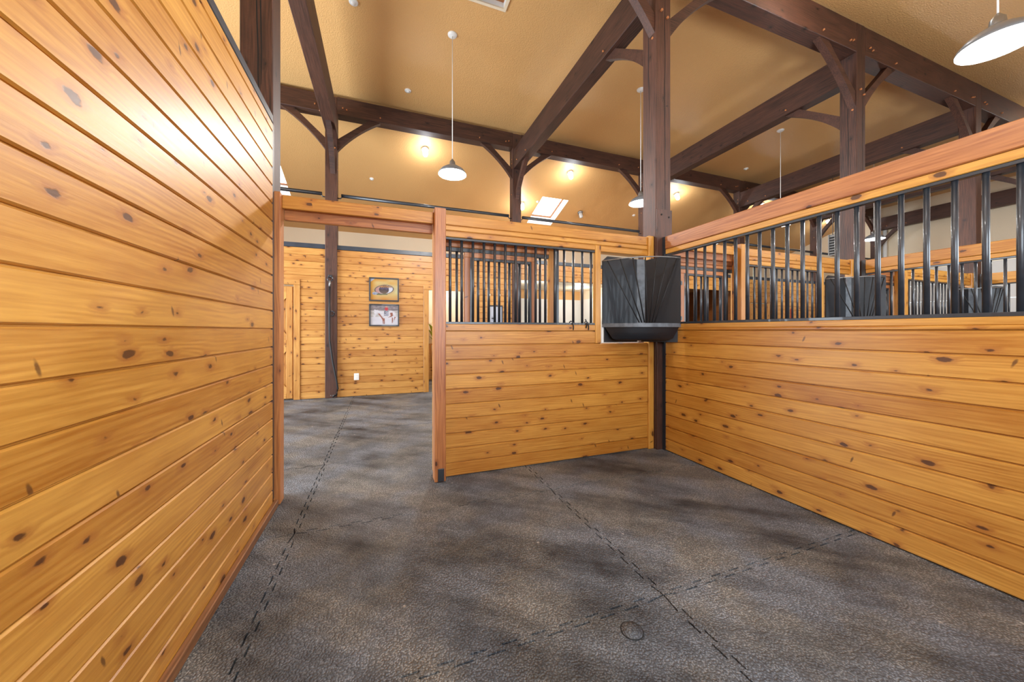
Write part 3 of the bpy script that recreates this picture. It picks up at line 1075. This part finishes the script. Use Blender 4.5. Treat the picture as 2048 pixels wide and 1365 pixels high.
# brown tack bay further right
tb = root('wall_tackbay', (8.6, 9.0, 0), 'brown board walls of the recessed tack bay', 'wall', kind='structure')
for k in range(20):
    board('x', 7.08, 10.0, 9.4, BW * k, BW * (k + 1), 0.04, 'brownwall', tb)
box('bay_ceiling', 7.08, 10.2, 7.71, 9.45, 2.62, 2.66, 'ceiling', tb)
box('side_wall', 10.0, 10.06, 7.71, 9.4, 0, 2.62, 'brownwall', tb, axis='y')
for k, (x, zz, mt, nm, lab) in enumerate(((7.6, 1.42, 'white', 'photo_board', 'small collage of photos on the brown tack bay wall'),
                                          (8.35, 1.36, 'red', 'storage_tote', 'red storage tote in the brown tack bay'))):
    if nm == 'photo_board':
        r = root(nm, (x, 9.37, zz), lab, 'picture')
        for q in range(6):
            xx_, z_ = x + (q % 3) * .17, zz + (q // 3) * .16
            box('photo', xx_, xx_ + .15, 9.365, 9.378, z_, z_ + .14, ('white', 'cedar', 'steel')[q % 3], r)
    else:
        r = root(nm, (x, 9.2, 0), lab, 'tote')
        box('tote_body', x - .2, x + .3, 9.05, 9.35, 0.9, 1.38, 'red', r, 0.02)
        box('tote_lid', x - .22, x + .32, 9.03, 9.37, 1.38, 1.42, 'cedar', r, 0.01)
        box('tote_stand', x - .2, x + .3, 9.05, 9.35, 0.0, 0.9, 'pine_far', r, 0.01)

# tools hanging on the far board wall
for k, (u, lab, mt) in enumerate(((12.35, 'red handled broom hanging on the far board wall', 'red'), (12.95, 'dark halter hanging on the far board wall', 'leather'))):
    r = root('hanging_broom' if k == 0 else 'hanging_halter', (u, YF - .05, 1.0), lab, 'broom' if k == 0 else 'halter')
    if k == 0:
        tube('handle', [(u, YF - .05, 0.8), (u, YF - .05, 2.0)], 0.016, 'red', r, 8)
        box('broom_head', u - .15, u + .15, YF - .08, YF - .03, 0.55, 0.8, 'leather', r, 0.01)
    else:
        tube('strap_loop', [(u + .10 * math.sin(a * .5), YF - .045, 1.55 + .22 * math.cos(a * .5)) for a in range(13)], 0.012, mt, r, 6)
        tube('nose_strap', [(u - .06, YF - .045, 1.85), (u + .05, YF - .045, 2.0), (u + .08, YF - .045, 2.12)], 0.014, mt, r, 6)
        box('buckle', u + .02, u + .08, YF - .06, YF - .04, 1.50, 1.62, 'white', r, 0.004)


# ------------------------------------------------------------------ pictures
def print_mat():
    m, nt, b = new_mat('printed_picture')
    a = nt.nodes.new('ShaderNodeVertexColor')
    a.layer_name = 'print'
    nt.links.new(a.outputs[0], b.inputs['Base Color'])
    b.inputs['Roughness'].default_value = 0.35
    return m


MAT['print'] = print_mat()


def picture(x0, x1, z0, z1, fn, label, n=96):
    r = root('framed_picture', ((x0 + x1) / 2, YF - .03, z0), label, 'picture', 'framed horse pictures')
    f = 0.026
    ya, yb = YF - .052, YF - .021
    box('frame_side', x0, x1, ya, yb, z0, z0 + f, 'black', r, 0.003)
    box('frame_side', x0, x1, ya, yb, z1 - f, z1, 'black', r, 0.003)
    box('frame_side', x0, x0 + f, ya, yb, z0 + f, z1 - f, 'black', r, 0.003)
    box('frame_side', x1 - f, x1, ya, yb, z0 + f, z1 - f, 'black', r, 0.003)
    w_, h_ = x1 - x0 - 2 * f, z1 - z0 - 2 * f
    nz = int(n * h_ / w_)
    V, F, C = [], [], []
    for j in range(nz + 1):
        for i in range(n + 1):
            u, v = i / n, j / nz
            V.append((u * w_, 0, v * h_))
            C.append(fn(u, v))
    for j in range(nz):
        for i in range(n):
            q = j * (n + 1) + i
            F.append((q, q + 1, q + n + 2, q + n + 1))
    o = mesh_obj('print', V, F, 'print', r, Matrix.Translation((x0 + f, YF - .036, z0 + f)))
    ca = o.data.color_attributes.new('print', 'FLOAT_COLOR', 'POINT')
    for k, c in enumerate(C):
        ca.data[k].color = (c[0] * .58, c[1] * .58, c[2] * .62, 1)
    return r


def lerp(a, b_, t):
    t = max(0, min(1, t))
    return tuple(p + (q - p) * t for p, q in zip(a, b_))


def hsh(u, v):
    s = math.sin(u * 12.9898 + v * 78.233) * 43758.5453
    return s - math.floor(s)


def vn(u, v):
    iu, iv = math.floor(u), math.floor(v)
    fu, fv = u - iu, v - iv
    fu, fv = fu * fu * (3 - 2 * fu), fv * fv * (3 - 2 * fv)
    return (hsh(iu, iv) * (1 - fu) + hsh(iu + 1, iv) * fu) * (1 - fv) + (hsh(iu, iv + 1) * (1 - fu) + hsh(iu + 1, iv + 1) * fu) * fv


def eye_print(u, v):
    c = lerp(srgb(222, 160, 40), srgb(226, 214, 150), vn(u * 4, v * 5) * .9 + (u - .4) * .5)
    c = lerp(c, srgb(214, 134, 30), max(0, .25 - v) * 3 + max(0, v - .85) * 3)
    if u + (1 - v) < .16:
        c = srgb(190, 205, 225)
    du, dv = (u - .50) / .32, (v - .50 - .10 * (u - .5)) / .20
    d = math.hypot(du, dv)
    if d < 1.55:
        c = lerp(c, srgb(196, 176, 130), (1.55 - d) * 1.6)
    if d < 1.12:
        c = srgb(96, 84, 78)
    if d < 1.0:
        c = lerp(srgb(196, 150, 140), srgb(225, 228, 235), (u - .25) / .4)
        e = math.hypot((u - .49) / .185, (v - .50) / .20)
        if e < 1:
            c = lerp(srgb(60, 48, 62), srgb(120, 96, 72), (.52 - v) * 4)
            if v > .52 + .02 * math.sin(u * 40):
                c = srgb(84, 74, 104)
        if v > .60 + .03 * math.sin(u * 90) and d < .98:
            c = lerp(srgb(214, 150, 80), srgb(120, 90, 60), vn(u * 40, v * 6))
    if math.hypot((u - .17) / .11, (v - .30) / .07) < 1:
        c = lerp(srgb(120, 140, 170), srgb(200, 205, 215), vn(u * 30, v * 30))
    if .22 < u < .62 and abs(v - (.27 + .05 * (u - .4))) < .03:
        c = srgb(110, 116, 80)
    return c


def inside(poly, u, v):
    k = False
    n = len(poly)
    for i in range(n):
        (a, b_), (c, d) = poly[i], poly[i - 1]
        if (b_ > v) != (d > v) and u < (c - a) * (v - b_) / (d - b_) + a:
            k = not k
    return k


HORSE = [(.10, .44), (.14, .56), (.12, .72), (.16, .80), (.19, .74), (.24, .76), (.32, .72), (.46, .70), (.60, .70), (.74, .74), (.86, .70), (.92, .60), (.93, .38),
         (.89, .36), (.88, .24), (.86, .02), (.83, .02), (.82, .26), (.80, .02), (.77, .02), (.78, .30), (.74, .38), (.60, .33), (.53, .33), (.515, .02), (.485, .02), (.48, .22), (.47, .02), (.44, .02), (.43, .24), (.38, .38),
         (.30, .52), (.25, .58), (.20, .48), (.16, .40)]
PATCH = [[(.26, .58), (.33, .58), (.41, .42), (.47, .34), (.52, .34), (.515, .05), (.45, .05), (.43, .26), (.36, .42)], [(.70, .62), (.80, .64), (.82, .48), (.76, .42), (.62, .36), (.66, .40), (.74, .48)],
         [(.87, .44), (.92, .40), (.90, .22), (.86, .26)], [(.78, .40), (.82, .36), (.81, .10), (.78, .10)]]


def horse_print(u, v):
    if v > .72:
        c = lerp(srgb(120, 108, 112), srgb(176, 166, 164), vn(u * 14, v * 22))
        if abs(v - .80) < .012:
            c = srgb(96, 84, 84)
    elif v > .40:
        c = lerp(srgb(196, 190, 180), srgb(226, 220, 212), vn(u * 9, v * 12))
        if abs(v - .56) < .012 or abs(v - .64) < .01:
            c = srgb(180, 172, 160)
    else:
        c = lerp(srgb(224, 222, 226), srgb(238, 236, 238), vn(u * 8, v * 8))
    if inside(HORSE, u, v):
        c = lerp(srgb(214, 210, 212), srgb(244, 242, 242), vn(u * 16, v * 16))
        for P in PATCH:
            if inside(P, u, v):
                c = lerp(srgb(146, 78, 52), srgb(168, 96, 68), vn(u * 20, v * 20))
    if .485 < u < .66 and .46 < v < .72 and abs(u - .56) < .10 - .1 * abs(v - .6):
        c = lerp(srgb(70, 66, 84), srgb(200, 200, 210), vn(u * 34, v * 30) * 1.1)
    if math.hypot((u - .575) / .065, (v - .82) / .09) < 1:
        c = srgb(206, 52, 66)
    if math.hypot((u - .575) / .04, (v - .935) / .045) < 1:
        c = srgb(214, 168, 140)
    return c


def far_print(u, v):
    c = lerp(srgb(206, 216, 232), srgb(232, 238, 246), v)
    if v < .5:
        c = lerp(srgb(186, 200, 220), c, v * 2)
    if math.hypot((u - .26) / .10, (v - .52) / .025) < 1 or (abs(u - .24) < .02 and .42 < v < .60) or (abs(u - .33) < .015 and .46 < v < .58):
        c = srgb(50, 46, 48)
    return c


picture(-0.259, 0.306, 1.884, 2.359, eye_print, 'framed close-up picture of a horse eye on the board wall')
picture(-0.259, 0.311, 1.382, 1.828, horse_print, 'framed picture of a red shirted rider on a brown and white horse')
picture(2.205, 2.540, 1.25, 1.862, far_print, 'framed pale blue picture with a tiny dark horse beside the wash bay post')

# outlet
r = root('power_outlet', (-0.489, YF - .021, 0.32), 'white double power outlet low on the board wall below the pictures', 'outlet')
box('cover_plate', -0.535, -0.443, YF - .030, YF - .020, 0.318, 0.452, 'white', r, 0.004)
for zz in (0.36, 0.41):
    box('socket', -0.508, -0.470, YF - .034, YF - .0295, zz - .014, zz + .018, 'offwhite', r, 0.003)

# cross tie on the first aisle post
r = root('cross_tie', (-0.93, QYA - .02, 0.0), 'black elastic cross tie hanging from a ring on the timber post', 'strap')


def ring(name, c, rr, tr, mat, parent):
    tube(name, [(c[0] + rr * math.sin(a * math.pi / 8), c[1], c[2] + rr * math.cos(a * math.pi / 8)) for a in range(17)], tr, mat, parent, 6)


ring('tie_ring', (-0.945, QYA - .03, 2.28), 0.045, 0.011, 'black', r)
box('ring_plate', -0.98, -0.91, QYA - .012, QYA, 2.31, 2.36, 'black', r, 0.004)
tube('snap', [(-0.945, QYA - .035, 2.24), (-0.95, QYA - .04, 2.13)], 0.018, 'steel', r, 8)
tube('elastic', [(-0.95, QYA - .035, 2.13), (-0.955, QYA - .035, 1.6), (-0.95, QYA - .035, 1.1), (-0.90, QYA - .035, 0.7), (-0.835, QYA - .035, 0.35), (-0.812, QYA - .03, 0.18), (-0.83, QYA - .035, 0.07), (-0.90, QYA - .04, 0.03)], 0.016, 'leather', r, 8)
ring('tie_ring', (-0.915, QYA - .03, 1.62), 0.045, 0.011, 'black', r)
for xk in (-0.93, -0.89):
    rod('end_rivet', (xk, QYA - .055, 0.06), 'y', 0.012, 0.01, 'steel', r)


# ------------------------------------------------------------------ lamps
def pendant(x, y, zrim, zc, label, group, power=P_LAMP, R=0.212):
    r = root('pendant_lamp', (x, y, zrim), label, 'lamp', group)
    prof = [(R, 0.0), (R * 1.01, 0.006), (R * 0.97, 0.028), (R * 0.80, 0.072), (R * 0.52, 0.112), (R * 0.30, 0.135), (0.045, 0.150), (0.045, 0.152)]
    inner = [(max(.03, a - 0.004), b_ - 0.004) for a, b_ in reversed(prof)]
    inner[-1] = (R, 0.0)
    sh = lathe('lamp_shade', prof, 'shade_outer', r, (x, y, zrim), 40)
    lathe('shade_lining', inner, 'shade', sh, (x, y, zrim), 40)
    lathe('lamp_neck', [(0.046, 0.148), (0.040, 0.20), (0.028, 0.215), (0.010, 0.24), (0.001, 0.24)], 'steel', r, (x, y, zrim), 16)
    lathe('bulb', [(0.001, 0.030), (0.035, 0.038), (0.052, 0.062), (0.050, 0.09), (0.03, 0.125), (0.026, 0.146)], 'bulb', r, (x, y, zrim), 20)
    rod('cord', (x, y, (zrim + .24 + zc) / 2), 'z', 0.006, zc - zrim - .24, 'white', r, 8)
    lathe('canopy', [(0.001, -0.03), (0.05, -0.028), (0.07, -0.012), (0.072, 0.0)], 'white', r, (x, y, zc), 24)
    l = bpy.data.lights.new('lamp_light', 'POINT')
    l.energy, l.shadow_soft_size, l.color = power, 0.07, (1.0, 0.985, 0.96)
    o = bpy.data.objects.new('lamp_light', l)
    COL.objects.link(o)
    o.parent = r
    o.matrix_parent_inverse = WM[r.name].inverted()
    o.matrix_basis = Matrix.Translation((x, y, zrim - 0.045))
    return r


GA, GS = 'dome lamps over the aisle', 'dome lamps over the stalls'
for x, lab in ((1.005, 'white dome pendant lamp hanging over the aisle outside the open stall door'), (4.58, 'white dome pendant lamp half hidden by the corner timber post'),
               (8.50, 'white dome pendant lamp over the aisle at the third bay'), (12.15, 'white dome pendant lamp seen between the bars near the far end')):
    pendant(x, 5.4, 3.70, ZF, lab, GA)
for x, lab in ((0.80, 'white dome pendant lamp above this stall'), (4.45, 'large glowing white dome pendant lamp over the second stall'), (8.05, 'white dome pendant lamp over the third stall')):
    pendant(x, 1.25, 3.50, znear(1.25), lab, GS, P_STALL)


def jar_light(x, y, label, lit=True):
    near = y < 5
    z = znear(y) if near else zfar(y)
    r = root('jar_light', (x, y, z), label, 'lamp', 'jar lights on the ceiling slopes')
    nrm = Vector((0, -SL if near else SL, 1)).normalized()
    M = Matrix.Translation((x, y, z)) @ Vector((0, 0, 1)).rotation_difference(-nrm).to_matrix().to_4x4()
    for nm, prof, mt in (('mount', [(0.001, 0.0), (0.085, 0.0), (0.085, 0.03), (0.06, 0.055), (0.001, 0.055)], 'steel' if not lit else 'white'),
                         ('glass_jar', [(0.05, 0.05), (0.058, 0.10), (0.055, 0.17), (0.04, 0.20), (0.001, 0.21)], 'jar' if lit else 'jar_off')):
        o = lathe(nm, prof, mt, r, (0, 0, 0), 20)
        o.matrix_basis = M
        WM[o.name] = M
    if not lit:
        for k in range(6):
            a = k * math.pi / 3
            p = [M @ Vector((0.065 * math.cos(a), 0.065 * math.sin(a), zz)) for zz in (0.05, 0.2)]
            tube('guard_wire', p, 0.004, 'steel', r, 5)
    else:
        l = bpy.data.lights.new('jar_lamp_light', 'POINT')
        l.energy, l.shadow_soft_size, l.color = P_JAR, 0.06, (0.88, 0.94, 1.0)
        o = bpy.data.objects.new('jar_lamp_light', l)
        COL.objects.link(o)
        o.parent = r
        o.matrix_parent_inverse = WM[r.name].inverted()
        o.matrix_basis = Matrix.Translation(M @ Vector((0, 0, 0.36)))
    return r


jar_light(0.93, 8.45, 'lit jar light on the far slope left of the hanging dome lamp')
jar_light(4.76, 8.39, 'lit jar light on the far slope above the skylight')
jar_light(8.57, 8.49, 'lit jar light on the far slope right of the corner timber post')
jar_light(3.91, 9.80, 'lit jar light half behind the aisle post beside the skylight')
jar_light(5.94, 9.83, 'unlit caged jar light right of the skylight', False)
jar_light(0.93, 2.43, 'lit jar light on the near slope above this stall')
jar_light(4.76, 2.43, 'lit jar light on the near slope above the second stall')
jar_light(12.4, 2.43, 'unseen jar light added on the near slope to brighten the right of the ceiling')  # extra fitting out of view, added to lift the dark right-hand ceiling
jar_light(12.1, 8.3, 'lit jar light on the far slope above the brown tack bay')
jar_light(16.0, 8.48, 'lit jar light at the far end above the hanging heater')


def detector(x, y, zf, label, rr=0.06, slope=False):
    r = root('smoke_detector', (x, y, zf), label, 'detector', 'small round ceiling fittings')
    if slope:
        M = Matrix.Translation((x, y, zf)) @ Vector((0, 0, 1)).rotation_difference(Vector((0, SL, 1)).normalized()).to_matrix().to_4x4()
    else:
        M = Matrix.Translation((x, y, zf))
    for nm, prof, mt in (('base', [(rr, 0.0), (rr, -0.012), (rr * .85, -0.02), (0.001, -0.02)], 'white'), ('sensor', [(rr * .5, -.02), (rr * .45, -.035), (0.001, -.038)], 'offwhite')):
        o = lathe(nm, prof, mt, r, (0, 0, 0), 18)
        o.matrix_basis = M
        WM[o.name] = M


detector(-0.384, 5.333, ZF, 'white round detector on the flat ceiling between the first cross beam and the pendant lamp')
detector(0.446, 6.945, ZF, 'white round detector on the flat ceiling close to the plate beam')
detector(9.596, 7.011, ZF, 'white round detector on the flat ceiling right of the corner post')
detector(3.592, 5.37, ZF, 'white round detector beside the second cross beam')
detector(-0.27, 9.63, zfar(9.63), 'small white sprinkler cap on the far slope near the first aisle post', 0.05, True)
detector(4.35, 9.62, zfar(9.62), 'small white sprinkler cap on the far slope next to the bright skylight', 0.04, True)
detector(7.88, 9.64, zfar(9.64), 'small white sprinkler cap on the far slope left of the corner post', 0.05, True)

# hanging unit heater
r = root('unit_heater', (11.75, 5.86, 3.35), 'louvered unit heater hanging over the aisle with a white flue', 'heater')
box('heater_case', 11.53, 12.0, 5.66, 6.06, 3.34, 3.92, 'steel', r, 0.01, axis='z')
for k in range(7):
    z = 3.38 + .072 * k
    box('louver', 11.49, 11.528, 5.68, 6.04, z, z + .035, 'leather', r, 0.004)
box('louver_frame', 11.49, 11.53, 5.65, 5.675, 3.34, 3.92, 'steel', r)
box('louver_frame', 11.49, 11.53, 6.045, 6.07, 3.34, 3.92, 'steel', r)
rod('flue', (11.8, 5.80, 4.89), 'z', 0.075, 1.94, 'white', r, 16)
for yy in (5.70, 6.02):
    rod('hanger_rod', (11.6, yy, 4.89), 'z', 0.008, 1.94, 'steel', r, 6)
# pipe and conduit on the end wall
r = root('downpipe', (17.44, 7.30, 2.6), 'white vertical pipe with a curved conduit on the end wall', 'pipe')
rod('pipe', (17.40, 7.42, 3.95), 'z', 0.06, 2.6, 'white', r, 14)
tube('conduit', [(17.40, 7.62, 2.7), (17.40, 7.66, 3.6), (17.38, 7.72, 4.4), (17.36, 7.85, 4.75), (17.34, 8.1, 4.85)], 0.03, 'steel', r, 8)

# round plug in the stall mat
r = root('floor_plug', (1.008, 1.243, 0), 'round rubber plug set in the stall floor mat', 'plug')
lathe('plug_rim', [(0.049, 0.0), (0.049, 0.0015), (0.045, 0.0015), (0.045, 0.0)], 'slab', r, (1.008, 1.243, 0), 28)
lathe('plug_disc', [(0.001, 0.003), (0.044, 0.003), (0.0445, 0.0)], 'rubber', r, (1.008, 1.243, 0), 28)
lathe('plug_hole', [(0.001, 0.0036), (0.003, 0.0036), (0.003, 0.003)], 'slab', r, (1.008, 1.243, 0), 8)
